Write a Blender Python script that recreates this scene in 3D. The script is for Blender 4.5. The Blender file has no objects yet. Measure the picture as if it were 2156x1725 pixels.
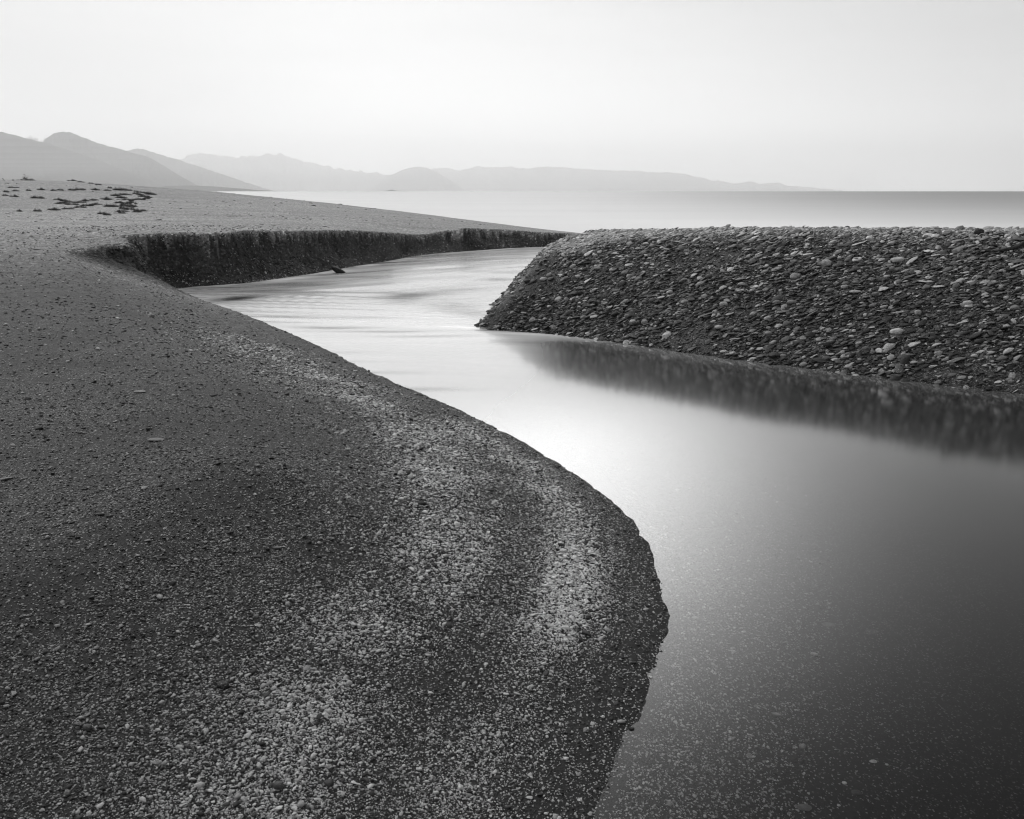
import bpy, math, random
import numpy as np
from mathutils import Vector, Matrix

rng = np.random.default_rng(7)
random.seed(7)
scene = bpy.context.scene
COL = scene.collection

# ------------------------------------------------------------------ camera
CAM_H = 2.2
PITCH = math.radians(15.36)
FPX = 796.44            # focal length in pixels of the 1024 wide frame
cd = bpy.data.cameras.new("camera")
cd.lens = 28.0; cd.sensor_width = 36.0; cd.clip_start = 0.05; cd.clip_end = 200000
cam = bpy.data.objects.new("camera", cd); COL.objects.link(cam)
cam.location = (0, 0, CAM_H); cam.rotation_euler = (math.pi/2 - PITCH, 0, 0)
scene.camera = cam

# ------------------------------------------------------------------ render
scene.render.engine = 'CYCLES'
scene.view_settings.view_transform = 'Standard'
scene.view_settings.look = 'None'
scene.view_settings.exposure = 0.08
scene.view_settings.gamma = 1.0
scene.cycles.use_denoising = True
scene.cycles.pixel_filter_type = 'BLACKMAN_HARRIS'
scene.cycles.filter_width = 1.15
scene.cycles.max_bounces = 6
scene.cycles.diffuse_bounces = 2
scene.cycles.glossy_bounces = 3
scene.cycles.transparent_max_bounces = 8
scene.cycles.volume_bounces = 2
scene.cycles.caustics_reflective = False
scene.cycles.caustics_refractive = False

# ------------------------------------------------------------------ world
SUN_EL, SUN_AZ = math.radians(40), math.radians(-30)      # ahead of the camera, behind cloud
w = bpy.data.worlds.new("World"); scene.world = w; w.use_nodes = True
nt = w.node_tree; N = nt.nodes; L = nt.links
N.clear()
def nd(tree, t, **kw):
    n = tree.nodes.new(t)
    for k, v in kw.items(): setattr(n, k, v)
    return n
def mth(tree, op, a, b=None, c=None, clamp=False):
    n = tree.nodes.new('ShaderNodeMath'); n.operation = op; n.use_clamp = clamp
    for i, v in enumerate((a, b, c)):
        if v is None: continue
        if isinstance(v, (int, float)): n.inputs[i].default_value = v
        else: tree.links.new(v, n.inputs[i])
    return n.outputs[0]
def smooth(tree, v, a, b, lo=0.0, hi=1.0):
    n = tree.nodes.new('ShaderNodeMapRange'); n.interpolation_type = 'SMOOTHSTEP'
    n.inputs['From Min'].default_value = a; n.inputs['From Max'].default_value = b
    n.inputs['To Min'].default_value = lo; n.inputs['To Max'].default_value = hi
    tree.links.new(v, n.inputs['Value']); return n.outputs[0]
def build_world():
    m = lambda *a, **k: mth(nt, *a, **k)
    tc = nd(nt, 'ShaderNodeTexCoord')
    sep = nd(nt, 'ShaderNodeSeparateXYZ'); L.new(tc.outputs['Generated'], sep.inputs[0])
    x, y, z = sep.outputs
    az = m('MULTIPLY', m('ARCTAN2', x, y), 57.2958)             # 0 ahead, + right
    el = m('MULTIPLY', m('ARCSINE', z), 57.2958)
    # bright cloud sheet over the sea: soft lobe ahead
    def lobe(caz, cel, waz, wel):
        a = m('DIVIDE', m('SUBTRACT', az, caz), waz); b = m('DIVIDE', m('SUBTRACT', el, cel), wel)
        return m('EXPONENT', m('MULTIPLY', m('ADD', m('MULTIPLY', a, a), m('MULTIPLY', b, b)), -1.0))
    vis = m('ADD', 0.66, m('MULTIPLY', lobe(-2, 6, 24, 7), 0.26))
    vis = m('ADD', vis, m('MULTIPLY', lobe(20, 1, 24, 5), 0.45))
    vis = m('ADD', vis, m('MULTIPLY', lobe(-12, 12, 14, 9), 0.06))
    # unseen sky above frame, shaped for the water's reflections: bright ahead, dark right
    high = m('ADD', smooth(nt, az, 0, 24, 0.36, 0.02), m('MULTIPLY', lobe(2, 24, 16, 12), 2.55))
    high = m('ADD', high, m('MULTIPLY', lobe(-60, 45, 50, 40), 0.7))
    high = m('ADD', high, m('MULTIPLY', smooth(nt, el, 58, 85), 1.6))
    t = smooth(nt, el, 11.5, 18)
    inv = m('SUBTRACT', 1.0, t)
    val = m('ADD', m('MULTIPLY', vis, inv), m('MULTIPLY', high, t))
    # faint drawn-out cloud streaks
    mp = nd(nt, 'ShaderNodeMapping'); mp.inputs['Scale'].default_value = (1.2, 1.2, 9.0)
    mp.inputs['Rotation'].default_value = (0.0, 0.05, 0.0)
    L.new(tc.outputs['Generated'], mp.inputs[0])
    ns = nd(nt, 'ShaderNodeTexNoise'); ns.inputs['Scale'].default_value = 1.6; ns.inputs['Detail'].default_value = 3
    L.new(mp.outputs[0], ns.inputs['Vector'])
    val = m('MULTIPLY', val, m('ADD', 0.90, m('MULTIPLY', ns.outputs[0], 0.22)))
    # daylight sky behind the cloud, in grey
    sky = nd(nt, 'ShaderNodeTexSky'); sky.sky_type = 'NISHITA'; sky.sun_disc = False
    sky.sun_elevation = SUN_EL; sky.sun_rotation = SUN_AZ
    bw = nd(nt, 'ShaderNodeRGBToBW'); L.new(sky.outputs[0], bw.inputs[0])
    bg0 = nd(nt, 'ShaderNodeBackground'); L.new(bw.outputs[0], bg0.inputs[0]); bg0.inputs[1].default_value = 0.0012
    bg1 = nd(nt, 'ShaderNodeBackground'); L.new(val, bg1.inputs[0]); bg1.inputs[1].default_value = 1.0
    add = nd(nt, 'ShaderNodeAddShader'); L.new(bg0.outputs[0], add.inputs[0]); L.new(bg1.outputs[0], add.inputs[1])
    out = nd(nt, 'ShaderNodeOutputWorld'); L.new(add.outputs[0], out.inputs[0])
build_world()

sd = bpy.data.lights.new("sun", 'SUN'); sd.energy = 0.9; sd.angle = math.radians(30); sd.color = (1, 1, 1)
sun = bpy.data.objects.new("sun", sd); COL.objects.link(sun)
sdir = Vector((math.sin(SUN_AZ)*math.cos(SUN_EL), math.cos(SUN_AZ)*math.cos(SUN_EL), math.sin(SUN_EL)))
sun.rotation_euler = (-sdir).to_track_quat('-Z', 'Y').to_euler(); sun.location = sdir*100

# ------------------------------------------------------------------ helpers
def at(px, py, z=0.0, d=None):
    """point on the level z (or at ground distance d) seen at px, py of the photograph's 2156 wide preview"""
    X = px*1024/2156 - 512; Y = 409.5 - py*819/1725
    c, s = math.cos(PITCH), math.sin(PITCH)
    v = np.array([X, FPX*c + Y*s, -FPX*s + Y*c])
    k = (z - CAM_H)/v[2] if d is None else d/v[1]
    return np.array([v[0]*k, v[1]*k, CAM_H + v[2]*k])

def tag(o, label=None, cat=None, group=None, kind=None):
    if label: o['label'] = label
    if cat: o['category'] = cat
    if group: o['group'] = group
    if kind: o['kind'] = kind
    return o

def mesh_obj(name, verts, faces, mat, parent=None, smooth_=True):
    me = bpy.data.meshes.new(name)
    verts = np.asarray(verts, dtype=np.float32); faces = np.asarray(faces, dtype=np.int32)
    nv, nf = len(verts), len(faces); k = faces.shape[1]
    me.vertices.add(nv); me.vertices.foreach_set('co', verts.ravel())
    me.loops.add(nf*k); me.loops.foreach_set('vertex_index', faces.ravel())
    me.polygons.add(nf); me.polygons.foreach_set('loop_start', np.arange(0, nf*k, k, dtype=np.int32))
    me.polygons.foreach_set('use_smooth', np.full(nf, smooth_, dtype=bool))
    me.update(calc_edges=True); me.validate()
    if mat: me.materials.append(mat)
    o = bpy.data.objects.new(name, me); COL.objects.link(o)
    if parent: o.parent = parent
    return o
def add_attr(o, name, arr, typ='FLOAT'):
    a = o.data.attributes.new(name, typ, 'POINT')
    if typ == 'FLOAT_VECTOR': a.data.foreach_set('vector', np.asarray(arr, np.float32).ravel())
    else: a.data.foreach_set('value', np.asarray(arr, np.float32 if typ == 'FLOAT' else np.int32).ravel())

def hash2(ix, iy, seed):
    h = (ix.astype(np.int64)*374761393 + iy.astype(np.int64)*668265263 + seed*1442695041) & 0xFFFFFFFF
    h = ((h ^ (h >> 13))*1274126177) & 0xFFFFFFFF
    h = (h ^ (h >> 16)) & 0xFFFFFF
    return h/float(0xFFFFFF)
def vnoise(x, y, seed=0):
    ix = np.floor(x); iy = np.floor(y); fx = x-ix; fy = y-iy
    fx = fx*fx*(3-2*fx); fy = fy*fy*(3-2*fy)
    a = hash2(ix, iy, seed); b = hash2(ix+1, iy, seed); c = hash2(ix, iy+1, seed); d = hash2(ix+1, iy+1, seed)
    return (a*(1-fx)+b*fx)*(1-fy) + (c*(1-fx)+d*fx)*fy
def fbm(x, y, oct=4, seed=0, gain=.5):
    s = 0; a = 1; t = 0
    for i in range(oct):
        s = s + a*vnoise(x*2**i + 17.3*i, y*2**i - 9.1*i, seed+i); t += a; a *= gain
    return s/t*2-1
def sstep(v, a, b):
    t = np.clip((v-a)/(b-a), 0, 1); return t*t*(3-2*t)
def catmull(P, n=8):
    P = np.asarray(P, float); Q = np.vstack([2*P[0]-P[1], P, 2*P[-1]-P[-2]]); out = []
    for i in range(1, len(Q)-2):
        for k in range(n):
            t = k/n
            out.append(.5*((2*Q[i]) + (-Q[i-1]+Q[i+1])*t + (2*Q[i-1]-5*Q[i]+4*Q[i+1]-Q[i+2])*t*t + (-Q[i-1]+3*Q[i]-3*Q[i+1]+Q[i+2])*t**3))
    out.append(P[-1]); return np.array(out)
def polydist(x, y, P):
    """distance to polyline P (columns x,y,...), plus the interpolated further columns"""
    sh = x.shape; x = x.ravel(); y = y.ravel()
    best = np.full(x.shape, 1e18); ext = np.zeros((len(x), P.shape[1]-2)); side = np.zeros(len(x))
    for i in range(len(P)-1):
        ax, ay = P[i, :2]; bx, by = P[i+1, :2]; dx, dy = bx-ax, by-ay; LL = dx*dx+dy*dy+1e-12
        t = np.clip(((x-ax)*dx+(y-ay)*dy)/LL, 0, 1)
        ex = x-(ax+t*dx); ey = y-(ay+t*dy); d2 = ex*ex+ey*ey
        m = d2 < best
        best[m] = d2[m]
        if ext.shape[1]: ext[m] = P[i, 2:] + t[m, None]*(P[i+1, 2:]-P[i, 2:])
        side[m] = np.sign(dx*ey-dy*ex)[m]
    return np.sqrt(best).reshape(sh), ext.reshape(sh+(ext.shape[1],)), side.reshape(sh)
def polyprof(x, y, P, extra):
    """height the bank may have at x, y: the lowest of slope*distance over all pieces of the waterline"""
    sh = x.shape; x = x.ravel(); y = y.ravel(); best = np.full(x.shape, 1e9)
    for i in range(len(P)-1):
        ax, ay = P[i, :2]; bx, by = P[i+1, :2]; dx, dy = bx-ax, by-ay; LL = dx*dx+dy*dy+1e-12
        t = np.clip(((x-ax)*dx+(y-ay)*dy)/LL, 0, 1)
        d = np.hypot(x-(ax+t*dx), y-(ay+t*dy))
        best = np.minimum(best, d*(P[i, 2]+t*(P[i+1, 2]-P[i, 2])) + extra*d*d)
    return best.reshape(sh)
def inside(x, y, P):
    r = np.zeros(x.shape, bool)
    n = len(P)
    for i in range(n):
        x0, y0 = P[i][:2]; x1, y1 = P[(i+1) % n][:2]
        if y0 == y1: continue
        c = ((y0 > y) != (y1 > y)) & (x < (x1-x0)*(y-y0)/(y1-y0)+x0)
        r ^= c
    return r

# ------------------------------------------------------------------ the lie of the land
def wl(pts):        # waterline points: (px, py, slope of the bank, roughness of its edge)
    return [np.array([*at(p[0], p[1], 0)[:2], *p[2:]]) for p in pts]
NEAR = wl([(1150,2150,.10,.02),(1215,1850,.10,.02),(1262,1725,.10,.02),(1330,1540,.10,.025),(1388,1390,.11,.025),(1402,1310,.12,.025),(1386,1200,.13,.02),
           (1330,1100,.13,.02),(1240,1020,.13,.02),(1130,948,.13,.02),(1000,879,.14,.02),(800,792,.15,.02),(700,744,.17,.03),(600,697,.2,.03),
           (520,664,.26,.04),(450,640,.34,.06)])
BEND = wl([(388,622,.9,.12),(352,611,1.6,.14)])
CUT = wl([(400,605,1.9,.12),(520,596,1.6,.12),(600,585,1.25,.12),(700,569,1.2,.12),(830,547,1.1,.12),(950,531,1.0,.12),(1080,523,1.0,.12),(1165,519,.9,.12)])
CUT += [np.array(p) for p in ((3.2,36,.8,.1),(5,42,.3,.1),(7,52,.2,.1),(8,75,.2,.1))]
LEFT = catmull([np.array([-1.2,-30,.1,.02]), np.array([-.6,-6,.1,.02]), np.array([.55,.2,.1,.02])] + NEAR + BEND + CUT, 5)
RIGHT = [np.array(p) for p in ((60,75,.3,.1),(24,44,.5,.1),(12,36,.6,.1),(6.5,32,.8,.08),(3.2,27,1.0,.08),(1.3,22,1.2,.08),(.25,18.6,1.2,.06),(-.3,16.2,1.1,.05))]
RIGHT += wl([(1022,675,1.0,.05),(1003,686,.8,.04),(1040,692,.72,.04),(1100,698,.66,.04),(1250,714,.60,.04),(1450,744,.58,.04),(1700,775,.57,.04),(1950,807,.57,.04),(2156,831,.57,.04),(2500,880,.57,.04)])
RIGHT += [np.array(p) for p in ((9.5,5,.55,.04),(13,0,.5,.04),(16,-30,.5,.04))]
RIGHT = catmull(RIGHT, 5)
RIVER = np.vstack([LEFT[:, :2], RIGHT[:, :2]])

SH0 = np.array([2.1, 38.0]); SHD = np.array([-.352, .936]); SHN = np.array([-.936, -.352])   # sea berm line, inland normal
def p_left(x, y):
    s = (x-SH0[0])*SHN[0] + (y-SH0[1])*SHN[1]
    z = np.interp(s, [-60,-30,-8,-2,0,1.5,4,9,14,22,34,60,100,300], [-4,-2.2,-.6,.15,.33,.47,.68,.95,1.12,1.2,1.25,1.35,1.5,2.2])
    near = np.exp(-((x+3)**2/70. + (y-3)**2/60.))
    z = z - .55*near*sstep(s, 0, 8)
    z = z + 1.38*np.exp(-(((x+38)/20.)**2 + ((y-62)/24.)**2)) + 1.0*np.exp(-(((x+72)/34.)**2 + ((y-78)/34.)**2)) + .3*np.exp(-(((x+40)/12.)**2+((y-105)/30.)**2))
    z = z + .035*fbm(x*.35, y*.35, 3, 5) + .10*fbm(x*.06, y*.06, 2, 9)*sstep(y, 15, 45)*sstep(s, 2, 12)
    # the slumped shelf of the far cut bank
    z = z + .14*np.exp(-(((x+9.8)/3.4)**2 + ((y-20.5)/3.5)**2))
    c = at(890, 497, .6)
    z = z - .24*np.exp(-(((x-c[0]+.3)/1.8)**2 + ((y-c[1])/3.0)**2))*(1-sstep(x, c[0]+1.2, c[0]+1.4))
    return z
CR = np.array([(-2,.6,15.5),(.3,1.06,15.9),(1.0,1.16,15.9),(2.2,1.40,15.4),(4.15,1.53,13.6),(6.1,1.59,12.5),(7.8,1.63,11.6),(14,1.8,9),(40,2.,0)])
def p_right(x, y):
    zc = np.interp(x, CR[:,0], CR[:,1]); yc = np.interp(x, CR[:,0], CR[:,2])
    drop = np.interp(x, [0,1.5,3,8], [.012,.035,.052,.056])
    t = y-yc
    z = zc - drop*np.clip(t, 0, 9) - .10*np.clip(t-9, 0, 100)
    z = z + .03 + .04*fbm(x*.8, y*.8, 3, 21) + .025*fbm(x*3.1, y*2.1, 3, 23)
    return z
def smin(a, b, k):
    h = np.clip(.5+.5*(b-a)/k, 0, 1); return b+(a-b)*h-k*h*(1-h)
def ground(x, y, detail=True):
    x = np.asarray(x, float); y = np.asarray(y, float)
    ins = inside(x, y, RIVER)
    dl, el, _ = polydist(x, y, LEFT); dr, er, _ = polydist(x, y, RIGHT)
    nearL = dl < dr
    d = np.where(nearL, dl, dr); sl = np.where(nearL, el[..., 0], er[..., 0]); ro = np.where(nearL, el[..., 1], er[..., 1]); ro = np.where(nearL & (sl > .85), ro*1.5, ro)
    n = fbm(x*1.1+3, y*1.1, 4, 31, .6)
    fine = fbm(x*7, y*7, 3, 77)
    cut = sstep(sl, .5, .9)*nearL
    prof = np.where(nearL, polyprof(x, y, LEFT, .05), polyprof(x, y, RIGHT, .0))
    prof = prof*np.maximum(.3, 1 + ro*n*2.2/np.maximum(d, .35))
    # the cut face steepens near its rim and carries rills
    rill = fbm(x*2.4+d*2.6, d*1.1, 4, 55, .6)
    prof = prof + cut*(.30*rill + .07*fine)*np.minimum(1, d*3)
    prof = np.where(cut > 0, prof*(1-.32*cut) + cut*np.maximum(0, prof*(1-.32*cut)-.42*p_left(x, y))*2.0, prof)
    P = np.where(nearL, p_left(x, y), p_right(x, y))
    k = np.where(nearL, np.interp(sl, [.1,.3,.8,1.5], [.12,.08,.03,.015]), .09)
    z = smin(prof, P, k)
    z = z + np.where(nearL, .006, .012)*fine*(1-cut)
    depth = np.where(nearL, np.minimum(.06+dl*.07, .33), .33)
    bed = -np.minimum(np.minimum(dl*np.minimum(el[..., 0]*1.2, .5), dr*.5), .30) + .006*fine
    return np.where(ins, np.maximum(bed, -.32) - 1.5*sstep(y, 32, 47), z)

# ------------------------------------------------------------------ materials
def new_mat(name):
    m = bpy.data.materials.new(name); m.use_nodes = True; m.node_tree.nodes.clear(); return m, m.node_tree
def ramp(t, fac, stops, interp='LINEAR'):
    r = nd(t, 'ShaderNodeValToRGB'); r.color_ramp.interpolation = interp
    e = r.color_ramp.elements
    while len(e) > 1: e.remove(e[-1])
    e[0].position = stops[0][0]; e[0].color = (stops[0][1],)*3+(1,)
    for p, v in stops[1:]:
        q = e.new(p); q.color = (v, v, v, 1)
    t.links.new(fac, r.inputs[0]); return r.outputs[0]
def noise(t, vec, scale, detail=3, rough=.5):
    n = nd(t, 'ShaderNodeTexNoise'); n.inputs['Scale'].default_value = scale; n.inputs['Detail'].default_value = detail
    n.inputs['Roughness'].default_value = rough
    if vec is not None: t.links.new(vec, n.inputs['Vector'])
    return n.outputs[0]
def principled(t, col, rough, bump=None, bstr=.5, bdist=.01, spec=.5):
    b = nd(t, 'ShaderNodeBsdfPrincipled')
    if isinstance(col, (int, float)): b.inputs['Base Color'].default_value = (col, col, col, 1)
    else: t.links.new(col, b.inputs['Base Color'])
    if isinstance(rough, (int, float)): b.inputs['Roughness'].default_value = rough
    else: t.links.new(rough, b.inputs['Roughness'])
    b.inputs['Specular IOR Level'].default_value = spec
    if bump is not None:
        bn = nd(t, 'ShaderNodeBump'); bn.inputs['Strength'].default_value = bstr; bn.inputs['Distance'].default_value = bdist
        t.links.new(bump, bn.inputs['Height']); t.links.new(bn.outputs[0], b.inputs['Normal'])
    o = nd(t, 'ShaderNodeOutputMaterial'); t.links.new(b.outputs[0], o.inputs[0]); return b
def attr(t, name, typ='GEOMETRY'):
    a = nd(t, 'ShaderNodeAttribute'); a.attribute_name = name; a.attribute_type = typ; return a
def obvec(t, scale=(1,1,1)):
    tc = nd(t, 'ShaderNodeTexCoord'); mp = nd(t, 'ShaderNodeMapping'); mp.inputs['Scale'].default_value = scale
    t.links.new(tc.outputs['Object'], mp.inputs[0]); return mp.outputs[0]

def mat_ground():
    m, t = new_mat('dark sand and gravel')
    v = obvec(t)
    m_ = lambda *a, **k: mth(t, *a, **k)
    base = attr(t, 'tone').outputs['Fac']            # dark sand .. pale dry gravel, plus vignette darkening near the camera
    cov = attr(t, 'grit').outputs['Fac']             # how much pale grit lies in the sand
    vo = nd(t, 'ShaderNodeTexVoronoi'); vo.inputs['Scale'].default_value = 150; t.links.new(v, vo.inputs['Vector'])
    sepc = nd(t, 'ShaderNodeSeparateColor'); t.links.new(vo.outputs['Color'], sepc.inputs[0])
    vo2 = nd(t, 'ShaderNodeTexVoronoi'); vo2.inputs['Scale'].default_value = 22; t.links.new(v, vo2.inputs['Vector'])
    sepd = nd(t, 'ShaderNodeSeparateColor'); t.links.new(vo2.outputs['Color'], sepd.inputs[0])
    g1 = m_('GREATER_THAN', m_('ADD', sepc.outputs[0], m_('MULTIPLY', cov, .45)), .93)
    g2 = ramp(t, sepd.outputs[0], [(0,.45),(.5,.9),(.8,1.15),(.93,1.8),(1,2.6)])
    n1 = ramp(t, noise(t, v, 60, 4, .7), [(.3,.55),(.5,1),(.72,1.6)])
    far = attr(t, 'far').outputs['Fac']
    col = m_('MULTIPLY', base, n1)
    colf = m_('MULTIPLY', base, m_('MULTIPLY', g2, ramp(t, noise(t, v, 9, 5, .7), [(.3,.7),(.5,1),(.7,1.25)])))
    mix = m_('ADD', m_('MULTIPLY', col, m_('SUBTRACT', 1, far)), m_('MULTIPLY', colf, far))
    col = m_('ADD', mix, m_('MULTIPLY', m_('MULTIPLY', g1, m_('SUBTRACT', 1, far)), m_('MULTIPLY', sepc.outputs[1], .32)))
    h = m_('ADD', m_('MULTIPLY', noise(t, v, 140, 3, .7), .5), m_('MULTIPLY', m_('SUBTRACT', 1, vo2.outputs['Distance']), m_('MULTIPLY', far, 3)))
    principled(t, col, .75, h, .8, .008, .25)
    return m
def mat_stone(name, inst=True, lo=.03, hi=.5, veins=True, spec=.35, rough=.62):
    m, t = new_mat(name)
    m_ = lambda *a, **k: mth(t, *a, **k)
    if inst: tone = attr(t, 'tone', 'INSTANCER').outputs['Fac']
    else:
        oi = nd(t, 'ShaderNodeObjectInfo')
        sc = nd(t, 'ShaderNodeSeparateColor'); t.links.new(oi.outputs['Color'], sc.inputs[0]); tone = sc.outputs[0]
    v = obvec(t)
    oi2 = nd(t, 'ShaderNodeObjectInfo')
    va = nd(t, 'ShaderNodeVectorMath'); va.operation = 'ADD'; t.links.new(v, va.inputs[0])
    cx = nd(t, 'ShaderNodeCombineXYZ')
    for i in range(3): t.links.new(m_('MULTIPLY', oi2.outputs['Random'], 31.0+i*17), cx.inputs[i])
    t.links.new(cx.outputs[0], va.inputs[1]); v = va.outputs[0]
    mott = ramp(t, noise(t, v, 2.6, 5, .65), [(.25,.6),(.5,1),(.75,1.5)])
    col = m_('MULTIPLY', tone, mott)
    if veins:
        wv = noise(t, v, 1.6, 3, .6)
        line = m_('LESS_THAN', m_('ABSOLUTE', m_('SUBTRACT', wv, .5)), .012)
        rare = m_('GREATER_THAN', oi2.outputs['Random'], .72)
        col = m_('ADD', col, m_('MULTIPLY', m_('MULTIPLY', line, rare), .22))
    principled(t, col, rough, noise(t, v, 9, 3, .6), .35, .04, spec)
    return m
M_GROUND = mat_ground()
M_PEB = mat_stone('small beach pebbles', True, veins=False)
M_COB = mat_stone('wet grey cobbles', True)
M_STONE = mat_stone('river worn stone', False)

# ------------------------------------------------------------------ ground sheet
def polar(az, r):
    A, R = np.meshgrid(np.radians(az), r, indexing='ij')
    x = R*np.sin(A); y = R*np.cos(A)
    na, nr = A.shape
    i = np.arange(na-1)[:, None]*nr + np.arange(nr-1)[None]
    f = np.stack([i, i+nr, i+nr+1, i+1], -1).reshape(-1, 4)
    return x, y, f
def gravel_masks(x, y):
    r = np.hypot(x, y)
    a, _, sa = polydist(x, y, BANDA); b, _, _ = polydist(x, y, BANDB)
    r_ = r
    n = fbm(x*1.3, y*3.6, 4, 101, .55); n2 = fbm(x*.5, y*1.6, 3, 140)
    wA = np.where(sa > 0, .10+.045*r, .20+.085*r); wB = .10+.022*r
    A = np.exp(-(a/wA)**2)*(.75+.7*n)*(.55+.45*sstep(r, 2.6, 5.0)); B = np.exp(-(b/wB)**2)*(.9+.5*n)
    dl, _, _ = polydist(x, y, LEFT)
    n3 = fbm(dl*2.6+1.5, y*.5, 3, 177); w3 = np.exp(-(dl/3.)**2)
    A = A*(1+.5*n3*w3); B = B*(1+.5*n3)*(.25+.75*sstep(r_, 2.8, 3.8))
    g = np.clip(.24 + .60*n*(1-.6*w3) + .22*n2 + .5*n3*w3, 0, 1)*(.55+.45*sstep(r_, 2.4, 5.5))  # pale gravel thinned near the camera, a vignette put into the colour
    return A, B, g
BANDA = np.array([at(*p, z)[:2] for *p, z in [(560,720,.3),(760,810,.25),(880,880,.22),(950,980,.2),(980,1100,.2),(930,1200,.22),(800,1330,.28),(680,1450,.32),(560,1600,.38),(480,1725,.4)]])
BANDB = np.array([at(*p, z)[:2] for *p, z in [(960,880,.1),(1120,980,.1),(1200,1080,.1),(1215,1180,.1),(1180,1290,.1),(1120,1400,.12),(1060,1480,.13),(980,1570,.15),(900,1690,.18)]])
def make_ground():
    az = np.concatenate([np.arange(-180,-75,3.), np.arange(-75,-38,.6), np.arange(-38,38,.105), np.arange(38,75,.6), np.arange(75,181,3.)])
    r = np.concatenate([[.02,.4], np.geomspace(.8, 46, 620), np.geomspace(46.6, 900, 110)])
    x, y, f = polar(az, r)
    z = ground(x, y)
    o = mesh_obj('ground', np.stack([x, y, z], -1).reshape(-1, 3), f, M_GROUND)
    A, B, g = gravel_masks(x, y)
    ins = inside(x, y, RIVER)
    dl, el, _ = polydist(x, y, LEFT); dr, er, _ = polydist(x, y, RIGHT)
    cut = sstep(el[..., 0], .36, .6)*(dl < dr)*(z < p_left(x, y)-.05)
    R = np.hypot(x, y)
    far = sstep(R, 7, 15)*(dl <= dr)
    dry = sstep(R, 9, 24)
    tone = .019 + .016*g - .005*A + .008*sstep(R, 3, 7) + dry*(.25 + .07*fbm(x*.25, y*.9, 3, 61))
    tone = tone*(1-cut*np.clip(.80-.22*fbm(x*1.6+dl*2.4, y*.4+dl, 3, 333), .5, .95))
    tone = np.where(dl > dr, .05, tone)
    tone = np.where(ins, .035, tone); far = np.where(ins, 0, far); cut = np.where(ins, 0, cut)
    wet = np.where(ins, 1, np.exp(-np.minimum(dl, dr)/.12))
    tone = tone*(1-.45*wet)
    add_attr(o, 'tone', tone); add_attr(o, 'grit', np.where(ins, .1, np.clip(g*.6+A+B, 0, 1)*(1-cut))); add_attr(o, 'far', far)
    return tag(o, kind='structure')
ground_o = make_ground()

# ------------------------------------------------------------------ river
def mat_river():
    m, t = new_mat('silky river water')
    m_ = lambda *a, **k: mth(t, *a, **k)
    fl = attr(t, 'flow').outputs['Vector']
    mp = nd(t, 'ShaderNodeMapping'); mp.inputs['Scale'].default_value = (.11, .75, 1); t.links.new(fl, mp.inputs[0])
    st = noise(t, mp.outputs[0], 1.6, 3, .5)
    mp2 = nd(t, 'ShaderNodeMapping'); mp2.inputs['Scale'].default_value = (.20, 1.7, 1); mp2.inputs['Location'].default_value = (3.7, 9.1, 0)
    t.links.new(fl, mp2.inputs[0]); st2 = noise(t, mp2.outputs[0], 1.5, 2, .5)
    foam = attr(t, 'foam').outputs['Fac']; turb = attr(t, 'turb').outputs['Fac']
    streak = m_('ADD', m_('MULTIPLY', ramp(t, st, [(.32,0),(.5,.55),(.68,1)]), .65), m_('MULTIPLY', ramp(t, st2, [(.3,0),(.7,1)]), .35))
    milk = m_('MULTIPLY', m_('MAXIMUM', foam, 0.0), m_('ADD', m_('SUBTRACT', 1, turb), m_('MULTIPLY', turb, streak)), clamp=True)
    # body of the water
    geo = nd(t, 'ShaderNodeLayerWeight'); geo.inputs['Blend'].default_value = .5
    fac = m_('MULTIPLY', m_('POWER', geo.outputs['Facing'], 2.9), 1.45, clamp=True)
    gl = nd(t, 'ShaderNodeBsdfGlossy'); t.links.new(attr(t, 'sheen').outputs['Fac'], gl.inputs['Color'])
    t.links.new(m_('ADD', .10, m_('MULTIPLY', turb, .08)), gl.inputs['Roughness'])
    bn = nd(t, 'ShaderNodeBump'); bn.inputs['Strength'].default_value = .15; bn.inputs['Distance'].default_value = .03
    t.links.new(m_('MULTIPLY', m_('ADD', st, m_('MULTIPLY', st2, .4)), turb), bn.inputs['Height']); t.links.new(bn.outputs[0], gl.inputs['Normal'])
    tr = nd(t, 'ShaderNodeBsdfTransparent'); t.links.new(attr(t, 'clear').outputs['Fac'], tr.inputs['Color'])
    mx = nd(t, 'ShaderNodeMixShader'); t.links.new(fac, mx.inputs[0]); t.links.new(tr.outputs[0], mx.inputs[1]); t.links.new(gl.outputs[0], mx.inputs[2])
    df = nd(t, 'ShaderNodeBsdfDiffuse'); df.inputs['Color'].default_value = (.93,.93,.93,1)
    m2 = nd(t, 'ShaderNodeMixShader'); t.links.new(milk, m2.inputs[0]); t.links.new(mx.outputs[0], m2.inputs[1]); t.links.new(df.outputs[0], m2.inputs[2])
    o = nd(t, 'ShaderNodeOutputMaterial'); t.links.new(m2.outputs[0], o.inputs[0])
    return m
CENTER = [np.array([*at(px, py, 0)[:2]]) for px, py in [(1900,2200),(1830,1725),(1740,1300),(1560,1030),(1330,880),(1050,780),(780,700),(600,650),(640,618),(760,590),(900,565),(1040,545),(1120,532)]]
CENTER += [np.array(p) for p in ((2.4,33),(4.5,38),(7,46),(9,75))]
CENTER = catmull(CENTER, 10)
CL = np.concatenate([[0], np.cumsum(np.hypot(*np.diff(CENTER, axis=0).T))]); CENTER3 = np.column_stack([CENTER, CL])
def river_z(x, y):
    return -.52*sstep(y, 33, 47)
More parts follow.
